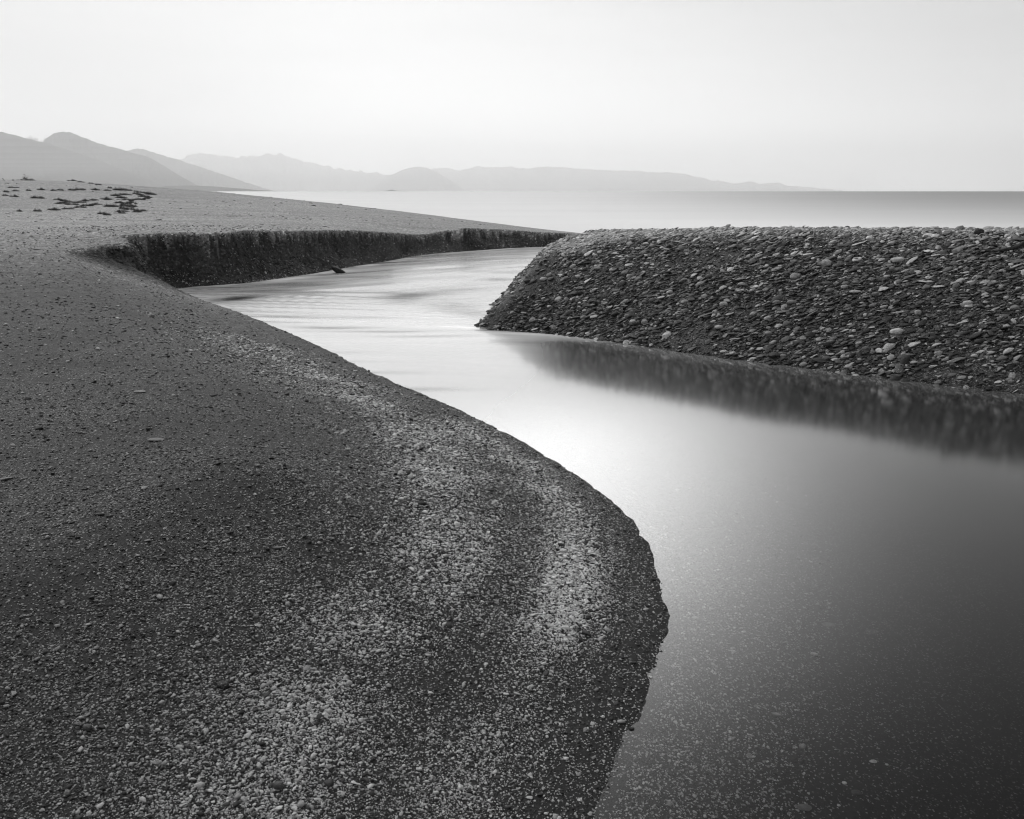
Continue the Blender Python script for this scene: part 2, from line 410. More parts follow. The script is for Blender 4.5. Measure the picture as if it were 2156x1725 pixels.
def make_river():
    az = np.arange(-62, 80, .16); r = np.concatenate([np.geomspace(.5, 75, 620)])
    x, y, f = polar(az, r)
    ins = inside(x, y, RIVER); dl, el, _ = polydist(x, y, LEFT); dr, _, _ = polydist(x, y, RIGHT)
    keep = ins | (np.minimum(dl, dr) < .35)
    kf = keep.ravel()[f].all(1); f = f[kf]
    # current runs down the chute towards us, then swings across to the right bank
    k = sstep(y + .25*x, 12.5, 17.5)
    bend = .06*(x+3.)**2
    u1 = x*1.0; v1 = (y + bend*.6)*1.0
    c_, s_ = math.cos(math.radians(38)), math.sin(math.radians(38))
    u2 = x*c_ + y*s_; v2 = -x*s_ + y*c_ + 31.
    uv = np.stack([u1, v1, k], -1); uv2 = np.stack([u2, v2, k], -1)
    u = u1*(1-k)+u2*k; v = v1*(1-k)+v2*k
    # soft standing swells where the current runs fast
    px_up = sstep(y, 7.5, 13)
    turb = np.clip(px_up, 0, 1)*(1-(1-sstep(y, 11.7, 13.2))*.95*sstep(x, -.8, 1.2))
    z = river_z(x, y) + turb*.018*fbm(u*.4, v*1.1, 2, 201) + .0
    foam = .0*sstep(y, 2, 5) + .28*sstep(y, 4.5, 8) + .60*sstep(y, 8, 11.5) - .42*sstep(y, 14.5, 19)
    def blob(px, py, wx, wy, tilt=0.):
        c = at(px, py, 0); k_ = c[1]/FPX*1024/2156; ax = wx*k_; ay = wy*k_*c[1]/CAM_H
        dx = x-c[0]-tilt*(y-c[1]); dy = y-c[1]
        return np.exp(-(dx/ax)**2-(dy/ay)**2)
    nz = 1+.5*fbm(x*.7, y*1.6, 3, 411)
    dark = 0*x  # weaker reflection of steeper water, painted into the gloss colour
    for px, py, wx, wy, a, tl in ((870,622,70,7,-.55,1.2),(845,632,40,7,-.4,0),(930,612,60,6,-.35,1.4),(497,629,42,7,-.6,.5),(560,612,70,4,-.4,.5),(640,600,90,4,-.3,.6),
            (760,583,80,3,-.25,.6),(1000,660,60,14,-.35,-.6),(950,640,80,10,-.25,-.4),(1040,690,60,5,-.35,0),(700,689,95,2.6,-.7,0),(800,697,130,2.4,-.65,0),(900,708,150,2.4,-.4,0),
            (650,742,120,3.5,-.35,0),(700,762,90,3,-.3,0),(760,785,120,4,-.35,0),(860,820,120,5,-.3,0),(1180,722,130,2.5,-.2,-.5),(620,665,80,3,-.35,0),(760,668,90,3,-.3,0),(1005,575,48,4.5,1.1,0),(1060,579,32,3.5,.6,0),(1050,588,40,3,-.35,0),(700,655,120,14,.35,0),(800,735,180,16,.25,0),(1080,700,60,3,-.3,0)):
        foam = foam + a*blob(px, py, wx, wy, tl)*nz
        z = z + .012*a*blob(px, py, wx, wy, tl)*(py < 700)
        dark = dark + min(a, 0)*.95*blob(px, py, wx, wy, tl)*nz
    foam = foam + .9*np.exp(-(dl/.42)**2)*sstep(el[..., 0], .8, 1.0)*np.clip(.5+1.2*fbm(x*1.1, y*1.1, 2, 431), 0, 1)
    foam = foam + .06*np.exp(-((dr-.15)/.25)**2)*sstep(y, 6, 9)*(y < 14)
    foam = foam*(1-(1-sstep(y, 11.5, 13.2))*.97*sstep(x, -.5, .9)*(1-.10*np.exp(-(dr/.4)**2)))
    used = np.unique(f); remap = np.full(x.size, -1); remap[used] = np.arange(len(used))
    V = np.stack([x, y, z], -1).reshape(-1, 3)[used]
    o = mesh_obj('river', V, remap[f], mat_river())
    add_attr(o, 'flow', np.stack([u, v, 0*u], -1).reshape(-1, 3)[used], 'FLOAT_VECTOR')
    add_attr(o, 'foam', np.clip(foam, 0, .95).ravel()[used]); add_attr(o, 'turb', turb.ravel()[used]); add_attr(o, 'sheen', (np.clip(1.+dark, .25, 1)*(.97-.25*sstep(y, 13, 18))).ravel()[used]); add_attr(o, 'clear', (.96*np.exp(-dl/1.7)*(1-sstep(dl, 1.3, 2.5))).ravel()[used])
    return tag(o, kind='structure')
river_o = make_river()

# ------------------------------------------------------------------ sea
def mat_sea():
    m, t = new_mat('calm grey sea')
    m_ = lambda *a, **k: mth(t, *a, **k)
    v = obvec(t, (.012, .05, 1)); n = noise(t, v, 1.0, 4, .55)
    v2 = obvec(t, (.0008, .004, 1)); n2 = noise(t, v2, 1.0, 3, .5)
    foam = attr(t, 'foam').outputs['Fac']
    milk = m_('MULTIPLY', m_('MAXIMUM', foam, 0.0), m_('ADD', .75, m_('MULTIPLY', n, .5)), clamp=True)
    milk = m_('ADD', milk, m_('MULTIPLY', m_('SUBTRACT', n2, .5), .18), clamp=True)
    gl = nd(t, 'ShaderNodeBsdfGlossy'); gl.inputs['Color'].default_value = (.50,.50,.50,1); gl.inputs['Roughness'].default_value = .34
    df = nd(t, 'ShaderNodeBsdfDiffuse'); df.inputs['Color'].default_value = (.9,.9,.9,1)
    mx = nd(t, 'ShaderNodeMixShader'); t.links.new(milk, mx.inputs[0]); t.links.new(gl.outputs[0], mx.inputs[1]); t.links.new(df.outputs[0], mx.inputs[2])
    o = nd(t, 'ShaderNodeOutputMaterial'); t.links.new(mx.outputs[0], o.inputs[0]); return m
def make_sea():
    az = np.concatenate([np.arange(-180,-60,4.), np.arange(-60,60,.5), np.arange(60,181,4.)])
    r = np.concatenate([[18.], np.geomspace(20, 5300, 160)])
    x, y, f = polar(az, r)
    s = (x-SH0[0])*SHN[0] + (y-SH0[1])*SHN[1]       # negative out to sea
    off = -s
    foam = .95*np.exp(-np.maximum(off-6, 0)/40.) + .32*np.exp(-off.clip(0)/260.)
    z = np.full(x.shape, -.42)
    # the ground sheet is above the sea inland; keep only the seaward water
    keep = (s < 6) & (y > 12) | (x > 14)&(s < 2)
    kf = keep.ravel()[f].any(1); f = f[kf]
    used = np.unique(f); remap = np.full(x.size, -1); remap[used] = np.arange(len(used))
    o = mesh_obj('sea', np.stack([x, y, z], -1).reshape(-1, 3)[used], remap[f], mat_sea())
    add_attr(o, 'foam', np.clip(foam, 0, .95).ravel()[used])
    return tag(o, kind='structure')
sea_o = make_sea()

# ------------------------------------------------------------------ mountains
def mat_hill(name, base, snow=None):
    m, t = new_mat(name)
    v = obvec(t, (.001,.001,.001)); n = noise(t, v, 3, 5, .6)
    col = ramp(t, n, [(.3, base*.7), (.7, base*1.3)])
    if snow is not None:
        sn = attr(t, 'snow').outputs['Fac']
        mx = nd(t, 'ShaderNodeMix'); mx.data_type = 'RGBA'
        fac = mth(t, 'GREATER_THAN', mth(t, 'ADD', sn, mth(t, 'MULTIPLY', mth(t, 'SUBTRACT', noise(t, obvec(t, (.001,.001,.003)), 5, 5, .75), .5)  , 1.6)), .40)
        t.links.new(fac, mx.inputs['Factor']); t.links.new(col, mx.inputs[6]); mx.inputs[7].default_value = (1,1,1,1)
        col = mx.outputs[2]
    principled(t, col, .9, spec=.1); return m
def ridge(name, prof, dist, depth, mat, rough=.02, snowline=None, seed=0, spur=.05):
    """a mountain range: skyline profile (px,py of the preview) standing at ground distance dist, with a front and a back slope"""
    P = np.array(prof, float)
    n = 420
    px = np.linspace(P[0, 0], P[-1, 0], n); py = np.interp(px, P[:, 0], P[:, 1])
    top = np.array([at(a, b, d=dist) for a, b in zip(px, py)])
    H = top[:, 2]; Hm = np.maximum(H, 8)
    nc = 60
    tcs = np.linspace(-1, 1, nc)
    V = np.zeros((n, nc, 3))
    for j, tt in enumerate(tcs):
        dd = dist + tt*depth
        k = dd/dist
        fall = 1-np.abs(tt)**.95
        sp = fbm(px*.006+seed, np.full(n, tt*1.5), 4, seed+3)*spur*np.sin(math.pi*min(1, abs(tt)))*Hm.max()
        V[:, j, 0] = top[:, 0]*k + 0; V[:, j, 1] = dd
        rg = 4.0*Hm.max()*rough*fbm(np.arange(n)*.13, np.full(n, tt*16.+seed), 5, seed, .66)
        V[:, j, 2] = H*fall + sp + rg - 60*abs(tt)
    i = np.arange(n-1)[:, None]*nc + np.arange(nc-1)[None]
    f = np.stack([i, i+nc, i+nc+1, i+1], -1).reshape(-1, 4)
    o = mesh_obj(name, V.reshape(-1, 3), f, mat)
    if snowline is not None:
        add_attr(o, 'snow', sstep(V[..., 2], snowline[0], snowline[1]).ravel())
    return tag(o, kind='structure')
MH = mat_hill('forested hill', .05); MS = mat_hill('snowy mountain', .07, True)
def make_mountains():
    ridge('near_hills', [(-700,330),(-400,262),(-250,250),(-120,262),(0,275),(30,283),(48,289),(100,300),(160,318),(230,345),(300,372),(360,395),(420,407)], 6300, 1300, MH,  .005, seed=2)
    ridge('mountain', [(60,330),(85,300),(98,288),(112,278),(128,275),(146,276),(170,285),(200,297),(232,307),(262,315),(283,321),(310,328),(340,345),(372,366),(420,392),(480,410)], 7600, 1400, MH,  .005, seed=5)
    ridge('foothills', [(230,330),(255,317),(275,314),(290,311),(302,312),(330,322),(370,334),(420,350),(500,378),(580,404),(620,410)], 11000, 1500, MH, .008, seed=8)
    ridge('snowy_peak', [(30,330),(48,290),(56,287),(62,284),(70,288),(88,295),(104,288),(120,290),(150,330)], 12500, 1200, MS, .03, (700, 830), seed=11)
    ridge('snowy_mountains', [(340,350),(375,338),(392,326),(402,322),(415,324),(430,321),(450,325),(480,327),(510,329),(545,327),(570,324),(585,322),(600,327),(625,335),(660,344),(700,352),(740,359),(790,365),(830,372),(900,400),(960,412)], 20000, 2200, MS, .03, (820, 1000), seed=14)
    ridge('headland', [(770,412),(800,385),(825,367),(845,358),(862,352),(880,350),(898,352),(920,362),(945,377),(970,395),(1000,412)], 17500, 1200, MH, .006, seed=17)
    ridge('far_hills', [(860,380),(890,360),(912,354),(930,352),(950,355),(968,358),(985,353),(1005,350),(1025,353),(1045,350),(1080,351),(1110,353),(1150,351),(1185,353),(1215,355),(1260,358),(1310,359),(1360,361),(1410,362),(1440,364),(1460,371),(1490,378),(1520,382),(1545,386),(1580,382),(1600,388),(1640,387),(1670,392),(1720,397),(1780,404),(1850,412)], 22000, 2500, MH, .024, seed=21)
    ridge('coast', [(300,404),(350,391),(400,390),(450,392),(500,396),(545,400),(600,402.5),(800,402.8),(815,401),(825,399),(835,401.5),(860,402.4),(1100,402.6),(1400,403)], 5100, 250, MH, .004, seed=25, spur=.0)
make_mountains()

# ------------------------------------------------------------------ scattered stones
def scatter_tree(subdiv, nvar=7, flat=True):
    g = bpy.data.node_groups.new('pebble scatter', 'GeometryNodeTree')
    g.interface.new_socket('Geometry', in_out='INPUT', socket_type='NodeSocketGeometry')
    g.interface.new_socket('Geometry', in_out='OUTPUT', socket_type='NodeSocketGeometry')
    n = g.nodes; l = g.links
    gi = n.new('NodeGroupInput'); go = n.new('NodeGroupOutput')
    toin = n.new('GeometryNodeGeometryToInstance')
    for i in range(nvar):
        ico = n.new('GeometryNodeMeshIcoSphere'); ico.inputs['Subdivisions'].default_value = subdiv; ico.inputs['Radius'].default_value = .5
        sp = n.new('GeometryNodeSetPosition'); l.new(ico.outputs[0], sp.inputs['Geometry'])
        pos = n.new('GeometryNodeInputPosition')
        ad = n.new('ShaderNodeVectorMath'); ad.operation = 'ADD'; ad.inputs[1].default_value = (i*7.3, i*3.1, i*1.7); l.new(pos.outputs[0], ad.inputs[0])
        nz = n.new('ShaderNodeTexNoise'); nz.inputs['Scale'].default_value = 1.35; nz.inputs['Detail'].default_value = 1.5; l.new(ad.outputs[0], nz.inputs['Vector'])
        sb = n.new('ShaderNodeVectorMath'); sb.operation = 'SUBTRACT'; sb.inputs[1].default_value = (.5,.5,.5); l.new(nz.outputs['Color'], sb.inputs[0])
        sc = n.new('ShaderNodeVectorMath'); sc.operation = 'SCALE'; sc.inputs['Scale'].default_value = 1.05; l.new(sb.outputs[0], sc.inputs[0])
        l.new(sc.outputs[0], sp.inputs['Offset'])
        ss = n.new('GeometryNodeSetShadeSmooth'); l.new(sp.outputs[0], ss.inputs[0])
        l.new(ss.outputs[0], toin.inputs[0])
    iop = n.new('GeometryNodeInstanceOnPoints'); l.new(gi.outputs[0], iop.inputs['Points']); l.new(toin.outputs[0], iop.inputs['Instance'])
    iop.inputs['Pick Instance'].default_value = True
    def na(name, typ):
        a = n.new('GeometryNodeInputNamedAttribute'); a.data_type = typ; a.inputs['Name'].default_value = name; return a.outputs['Attribute']
    l.new(na('idx', 'INT'), iop.inputs['Instance Index'])
    e2r = n.new('FunctionNodeEulerToRotation'); l.new(na('rot', 'FLOAT_VECTOR'), e2r.inputs[0]); l.new(e2r.outputs[0], iop.inputs['Rotation'])
    l.new(na('scl', 'FLOAT_VECTOR'), iop.inputs['Scale'])
    sm = n.new('GeometryNodeSetMaterial'); l.new(iop.outputs[0], sm.inputs[0])
    l.new(sm.outputs[0], go.inputs[0])
    return g, sm
def scatter(name, label, cat, P, rot, scl, tone, mat, subdiv=2):
    me = bpy.data.meshes.new(name); me.vertices.add(len(P)); me.vertices.foreach_set('co', np.asarray(P, np.float32).ravel()); me.update()
    me.materials.append(mat)
    o = bpy.data.objects.new(name, me); COL.objects.link(o)
    add_attr(o, 'rot', rot, 'FLOAT_VECTOR'); add_attr(o, 'scl', scl, 'FLOAT_VECTOR'); add_attr(o, 'tone', tone)
    add_attr(o, 'idx', rng.integers(0, 7, len(P)), 'INT')
    g, sm = scatter_tree(subdiv); sm.inputs['Material'].default_value = mat
    md = o.modifiers.new('scatter', 'NODES'); md.node_group = g
    return tag(o, label, cat, kind='stuff')

def left_pebbles():
    n = 1050000
    rmin, rmax = 1.3, 26.
    u = rng.random(n); r = 1/(1/rmin - u**1.15*(1/rmin-1/rmax))
    az = np.radians(rng.uniform(-40, 24, n)); x = r*np.sin(az); y = r*np.cos(az)
    dl, el, _ = polydist(x, y, LEFT); dr, _, _ = polydist(x, y, RIGHT)
    ins = inside(x, y, RIVER)
    A, B, g = gravel_masks(x, y)
    p = np.clip(.16 + .50*g**1.3 + .75*A + .62*B, 0, 1)
    p = np.where(ins, np.clip(.30*np.exp(-dl/1.3), 0, 1)*sstep(y, 1.0, 1.6)*(1-.5*sstep(y, 3.5, 6)), p)
    p = np.where((~ins) & (dl < .25), p*.6, p)
    p = np.where((el[..., 0] > .55) & (p_left(x, y) - ground(x, y) > .06), .03, p)
    keep = (dl < dr) & (rng.random(n) < p) & ((~ins) | (dl < 2.8))
    x, y, r, A, B, ins, g = x[keep], y[keep], r[keep], A[keep], B[keep], ins[keep], g[keep]
    n = len(x)
    s = .0027*np.maximum(r, 1.6)**.68*np.exp(rng.normal(0, .42, n))*(1+.45*A+.25*B)
    s = np.minimum(s, .05)
    big = rng.random(n) < .006; s[big] *= 1.9
    scl = np.stack([s*rng.uniform(.9, 1.6, n), s*rng.uniform(.8, 1.1, n), s*rng.uniform(.4, .85, n)], -1)
    rot = np.stack([rng.normal(0, .22, n), rng.normal(0, .22, n), rng.normal(0, .9, n)], -1)
    z = ground(x, y) + s*.12
    ok_ = (~ins) | (z + scl[:, 2]*.6 < -.004)
    x, y, z, r, A, B, ins, s, scl, rot = x[ok_], y[ok_], z[ok_], r[ok_], A[ok_], B[ok_], ins[ok_], s[ok_], scl[ok_], rot[ok_]; n = len(x)
    t = rng.random(n)
    pl = np.clip(.50+.35*A+.35*B-.12*sstep(r, 10, 18), 0, .9)
    tone = np.where(t < pl, rng.uniform(.17, .52, n)*(1-.35*sstep(-x, .3, 2.)*(1-sstep(r, 5, 9)))+.22*np.clip(A+B, 0, 1), rng.uniform(.012, .05, n))  # pale pebbles darkened at near left, vignette painted into their tone
    tone = np.where(ins, np.where(tone > .1, .9*tone, .02), tone)
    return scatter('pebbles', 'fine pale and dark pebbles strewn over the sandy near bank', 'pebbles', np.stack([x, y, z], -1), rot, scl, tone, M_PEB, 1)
left_pebbles()

def right_cobbles():
    def make(n, s0, sig, smax, name, label, ymax, zoff, sub, seedp, sandy):
        x = rng.uniform(-1.2, 14, n); y = rng.uniform(6, ymax, n)
        ins = inside(x, y, RIVER); dl, _, _ = polydist(x, y, LEFT); dr, er, _ = polydist(x, y, RIGHT)
        vis = np.abs(x) < .70*y + .6
        zc = np.interp(x, CR[:,0], CR[:,2])
        prob = np.where(y < zc+4, 1, np.where(y < zc+8, .7, .3))
        sand = fbm(x*.55+9, y*1.1+2, 3, 300)            # pockets of sand between the cobbles
        prob = np.where(sand > .09, prob*sandy, prob)
        side = sstep(er[..., 0], .8, 1.0); prob = prob*(1-.75*side*(dr < 1.3)*(y < zc))
        k = (dr < dl) & ((~ins) | (dr < .12)) & vis & (rng.random(n) < prob)
        x, y, dr = x[k], y[k], dr[k]; n = len(x)
        s = np.minimum(s0*np.exp(rng.normal(0, sig, n)), smax)
        scl = np.stack([s*rng.uniform(1.1, 2.2, n), s*rng.uniform(.8, 1.15, n), s*rng.uniform(.22, .62, n)], -1)
        rot = np.stack([rng.normal(.16, .20, n), rng.normal(-.32, .18, n), rng.normal(.1, .6, n)], -1)
        z = ground(x, y) + scl[:, 2]*.25 + zoff*rng.random(n)
        t = rng.random(n)
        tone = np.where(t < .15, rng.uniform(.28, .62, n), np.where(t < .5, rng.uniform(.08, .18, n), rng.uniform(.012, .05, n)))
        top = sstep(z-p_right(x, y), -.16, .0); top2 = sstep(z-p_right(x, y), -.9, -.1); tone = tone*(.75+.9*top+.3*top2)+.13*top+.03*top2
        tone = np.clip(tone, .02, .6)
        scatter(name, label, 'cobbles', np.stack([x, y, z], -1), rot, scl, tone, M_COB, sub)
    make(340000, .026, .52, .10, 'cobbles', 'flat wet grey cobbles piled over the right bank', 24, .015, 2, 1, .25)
    make(220000, .014, .35, .03, 'gravel', 'small stones filling the gaps between the cobbles of the right bank', 22, .008, 1, 2, 1)
right_cobbles()

# ------------------------------------------------------------------ things on the ground
def hit(qx, qy):
    """point of the ground seen at qx, qy of the 4096 wide photograph, and the metres per photograph pixel there"""
    px, py = np.asarray(qx)*2156/4096, np.asarray(qy)*1725/3277
    X = px*1024/2156 - 512; Y = 409.5 - py*819/1725
    c, s_ = math.cos(PITCH), math.sin(PITCH)
    v = np.stack([X, FPX*c + Y*s_, -FPX*s_ + Y*c], -1)
    v = v/v[..., 1:2]
    D = np.geomspace(1.5, 130, 420); out = np.full(X.shape+(3,), np.nan)
    P = v[:, None, :]*D[None, :, None] + np.array([0, 0, CAM_H])
    G = ground(P[..., 0], P[..., 1])
    below = P[..., 2] < G
    k = np.argmax(below, 1); ok = below.any(1)
    k = np.where(ok, k, np.argmin(P[..., 2]-G, 1))
    i = np.arange(len(X)); k0 = np.maximum(k-1, 0)
    a = (P[i, k0, 2]-G[i, k0]); b = (P[i, k, 2]-G[i, k]); t = np.where(ok & (a != b), a/(a-b+1e-12), 1); t = np.clip(t, 0, 1)
    Q = P[i, k0]*(1-t[:, None]) + P[i, k]*t[:, None]
    depth = Q[:, 1]*math.cos(PITCH) + (CAM_H-Q[:, 2])*math.sin(PITCH)
    return Q, depth/FPX*.25
def ico(sub):
    t = (1+5**.5)/2
    V = [(-1,t,0),(1,t,0),(-1,-t,0),(1,-t,0),(0,-1,t),(0,1,t),(0,-1,-t),(0,1,-t),(t,0,-1),(t,0,1),(-t,0,-1),(-t,0,1)]
    F = [(0,11,5),(0,5,1),(0,1,7),(0,7,10),(0,10,11),(1,5,9),(5,11,4),(11,10,2),(10,7,6),(7,1,8),(3,9,4),(3,4,2),(3,2,6),(3,6,8),(3,8,9),(4,9,5),(2,4,11),(6,2,10),(8,6,7),(9,8,1)]
    V = [np.array(v)/np.linalg.norm(v) for v in V]
    for _ in range(sub):
        mid = {}; F2 = []
        def m(a, b):
            k = (min(a,b), max(a,b))
            if k not in mid:
                q = V[a]+V[b]; V.append(q/np.linalg.norm(q)); mid[k] = len(V)-1
            return mid[k]
        for a, b, c in F:
            ab, bc, ca = m(a,b), m(b,c), m(c,a); F2 += [(a,ab,ca),(b,bc,ab),(c,ca,bc),(ab,bc,ca)]
        F = F2
    return np.array(V), np.array(F)
ICV, ICF = ico(3)
def stone_mesh(k, blocky=0.):
    v = ICV.copy()
    for ax in range(3):
        a, b = (ax+1) % 3, (ax+2) % 3
        v[:, ax] += .16*fbm(ICV[:, a]*1.3+k*3.7, ICV[:, b]*1.3-k*1.9, 2, 500+k*7+ax)
    if blocky: v = np.sign(v)*np.abs(v)**(1-blocky)
    v *= .5*(1+.05*fbm(ICV[:, 0]*5, ICV[:, 1]*5+ICV[:, 2]*4, 3, 900+k))[:, None]
    me = bpy.data.meshes.new('stone'); me.from_pydata(v.tolist(), [], ICF.tolist())
    me.polygons.foreach_set('use_smooth', [True]*len(ICF)); me.materials.append(M_STONE); return me
STM = [stone_mesh(k) for k in range(8)] + [stone_mesh(9, .35), stone_mesh(10, .3)]
def place_stone(name, Q, wm, hm, tone, label, cat='stone', group=None, k=None, tilt=(0,0), rz=None, sink=.25, dm=None):
    me = STM[random.randrange(8) if k is None else k]
    o = bpy.data.objects.new(name, me); COL.objects.link(o)
    o.scale = (wm, dm or wm*random.uniform(.6, .85), hm)
    o.rotation_euler = (tilt[0], tilt[1], random.uniform(-.35, .35) if rz is None else rz)
    o.location = (Q[0], Q[1], Q[2] + hm*(.5-sink)); o.color = (tone, tone, tone, 1)
    return tag(o, label, cat, group)
# (x, y in the photograph, width, height in its pixels, tone, shape, label)
R_STONES = [
 (3915,926,42,34,.03,0,'round dark boulder standing up on the crest of the cobble bank'),
 (3387,909,24,18,.05,1,'small dark rounded stone poking over the bank crest against the sea'),
 (3587,1326,54,26,.50,2,'large smooth pale oval cobble lying on dark gravel above the right waterline'),
 (3180,1106,38,28,.30,3,'broad pale grey faceted cobble right of centre on the upper bank'),
 (3224,1133,26,18,.09,0,'dark grey oval cobble just below the broad faceted cobble'),
 (3304,1052,36,26,.42,8,'rough pale speckled rock below the middle of the crest'),
 (3421,1040,28,18,.16,5,'grey rounded cobble beside the rough pale speckled rock'),
 (3463,1075,30,20,.05,6,'dark round cobble under the grey ones in the middle of the bank'),
 (3568,1075,24,20,.18,7,'upright grey oval stone leaning on the bank between flat cobbles'),
 (3590,1038,52,18,.42,9,'pale crusted double lump of rock high on the bank'),
 (3618,1028,20,15,.06,1,'dark stone tucked against the pale crusted lump'),
 (3614,995,24,16,.26,2,'light rounded cobble near the crest above the crusted lump'),
 (3837,998,28,24,.34,3,'pale tilted wedge of stone left of the driftwood branch'),
 (3811,987,36,12,.14,4,'long grey flat cobble touching the pale tilted wedge'),
 (3870,1212,36,20,.36,9,'pale layered block of rock on the sandy part of the bank'),
 (3874,1224,40,11,.40,5,'flat pale slab directly under the layered block'),
 (3671,1250,24,20,.38,8,'pale triangular stone on dark gravel below the sandy patch'),
 (3377,1147,30,17,.40,6,'pale mottled cobble half way up the bank'),
 (3316,1163,28,17,.20,7,'grey oval cobble tilted on the slope below the mottled one'),
 (3166,1208,38,18,.20,0,'flat grey oval cobble at the left edge of the sand streak'),
 (3105,1208,28,16,.18,1,'smaller grey oval beside the flat one at the sand streak'),
 (3503,1177,32,18,.12,2,'smooth dark grey cobble in the middle of the slope'),
 (3500,1156,30,18,.04,3,'blackish cobble resting above the smooth dark grey one'),
 (3854,1180,34,13,.10,4,'dark flat stone tipped up out of the sand'),
 (4059,1230,40,18,.20,5,'long grey cobble close to the right picture edge'),
 (4068,1205,44,14,.05,6,'dark long cobble above the grey one at the right picture edge'),
 (3915,1366,36,20,.03,7,'dark domed cobble low on the right part of the bank'),
 (3812,1463,30,24,.04,0,'dark pointed cobble leaning on a pale one low on the bank'),
 (3799,1450,22,20,.28,1,'pale cobble behind the dark pointed one'),
 (4043,1527,24,16,.20,2,'grey cobble near the lowest right corner of the bank'),
 (3213,1457,34,16,.26,3,'light cobble on the waterline with its lower half wet'),
 (3094,1421,34,18,.05,4,'dark cobble a little above the waterline'),
 (3394,1466,34,16,.34,5,'pale veined cobble right above the waterline'),
 (3530,1488,16,13,.50,6,'small white stone at the foot of the bank'),
 (3463,1393,32,15,.10,7,'grey flat cobble among small dark gravel low on the slope'),
 (3405,1346,24,11,.36,0,'light grey cobble left of the large smooth oval one'),
 (3150,1319,22,12,.30,1,'light cobble on the lower left of the sand streak'),
 (3403,1322,16,10,.44,2,'small pale stone above the light grey cobble'),
 (2196,1226,18,11,.55,3,'small white oval cobble on the dark left slope'),
 (2390,1073,34,13,.20,4,'long grey flat cobble high on the left slope'),
 (2265,1198,20,17,.30,5,'round light cobble on the left slope'),
 (2299,1076,22,9,.24,6,'short grey cobble left of the long flat one'),
 (2385,1357,20,12,.60,7,'white stone standing in the water at the foot of the bank'),
 (2608,1201,26,17,.12,0,'dark grey oval cobble in the middle of the left slope'),
 (2666,1250,36,18,.13,1,'large dark grey cobble with a round top on the slope'),
 (2538,1293,38,17,.04,2,'blackish angular cobble low on the left slope'),
 (2577,1287,26,16,.34,8,'speckled pale cobble resting against the blackish angular one'),
 (2338,1243,18,12,.42,4,'pale cobble low on the left slope'),
 (2179,1276,18,11,.36,5,'speckled cobble close above the left waterline'),
 (2365,1201,22,14,.18,6,'grey rounded cobble level with the dark oval one'),
 (2399,1187,24,15,.11,7,'dark rounded cobble touching the grey rounded one'),
 (2874,1309,34,16,.36,0,'light oval cobble alone above the waterline in the middle of the bank'),
 (2894,1217,32,20,.34,8,'lumpy light rock in the middle of the bank'),
]
Q, mpp = hit([a[0] for a in R_STONES], [a[1]+a[3]*.35 for a in R_STONES])
for q, m, a in zip(Q, mpp, R_STONES):
    wm = a[2]*m; hm = a[3]*m*1.05
    place_stone('boulder' if a[2] > 40 else 'cobble', q, wm, hm, a[4], a[6], 'boulder' if a[2] > 40 and a[3] > 30 else 'cobble', 'single larger cobbles on the right bank', a[5], (.1, -.12 if a[3] < .7*a[2] else 0), random.uniform(-.25, .25), .22 if a[1] > 1000 else .38)
N_STONES = [
 (1804,1728,34,10,.42,4,'long pale flat stone near the top of the near bank'),
 (1812,1742,16,7,.02,1,'small black stone right below the long pale flat one'),
 (1650,1662,40,10,.05,2,'slanting dark flat stone high on the near bank'),
 (561,1566,46,9,.20,3,'grey low slab barely showing out of the far gravel'),
 (625,1758,62,14,.17,4,'wide grey slab sunk in the gravel left of centre'),
 (639,2232,66,9,.02,5,'black elongated stone lying across the left gravel'),
 (578,2031,24,10,.02,6,'black blunt stone on dark sand at left'),
 (1021,2226,56,9,.04,5,'dark stick shaped stone with a pale upper edge'),
 (934,2189,34,8,.02,0,'black pointed stone left of the square one'),
 (1070,2197,18,10,.01,9,'small square black stone in the middle gravel'),
 (1107,2190,36,9,.14,1,'grey flat stone right of the small square black one'),
 (984,2302,28,8,.02,2,'black short stone below the stick shaped one'),
 (1346,2135,30,10,.15,3,'grey flat oval stone among pale pebbles in the middle'),
 (1187,2100,28,8,.02,4,'black flat stone above the middle gravel'),
 (1957,1960,46,9,.02,5,'black sliver of stone on the brightest gravel'),
 (892,2741,46,26,.02,9,'black ragged flake of stone near the bottom'),
 (957,2787,24,13,.07,6,'dark round pebble just below the ragged flake'),
 (1114,3143,38,30,.09,8,'big grey pebble near the bottom edge of the picture'),
 (314,2896,40,14,.05,9,'dark split slab at lower left'),
 (351,2911,34,22,.08,8,'grey wedge stone beside the dark split slab'),
 (198,2879,28,18,.04,0,'dark oval pebble left of the split slab'),
 (677,2542,38,11,.02,2,'black flat stone at lower left with pale pebbles round it'),
 (1925,2679,14,10,.70,1,'white pebble of a close pair on dark gravel'),
 (1929,2690,11,8,.60,3,'smaller lower pebble of the white pair'),
 (1616,3064,15,12,.70,4,'white pebble near the bottom centre'),
 (2412,2868,15,11,.60,5,'light pebble alone on dark sand near the water edge'),
 (1565,3012,15,12,.55,6,'pale pebble left of the bottom centre one'),
 (2026,2776,26,9,.60,7,'pale flat pebble at the lower end of the bright band'),
 (1739,3170,12,9,.60,0,'tiny white pebble closest to the bottom edge'),
 (2038,2456,22,8,.02,1,'black stone beside the bright band of pebbles'),
 (1740,2759,26,8,.02,2,'black long stone at the middle bottom'),
 (1607,2798,28,9,.07,3,'dark grey long stone left of the black long one'),
 (1635,2412,22,10,.02,4,'black rounded stone on the pale gravel centre'),
 (1738,3063,28,8,.02,5,'black low stone between the white pebbles at the bottom'),
 (2614,2317,24,9,.02,6,'black stone sitting on the water edge'),
 (2526,2914,24,12,.02,7,'dark stone on the lower water edge'),
]
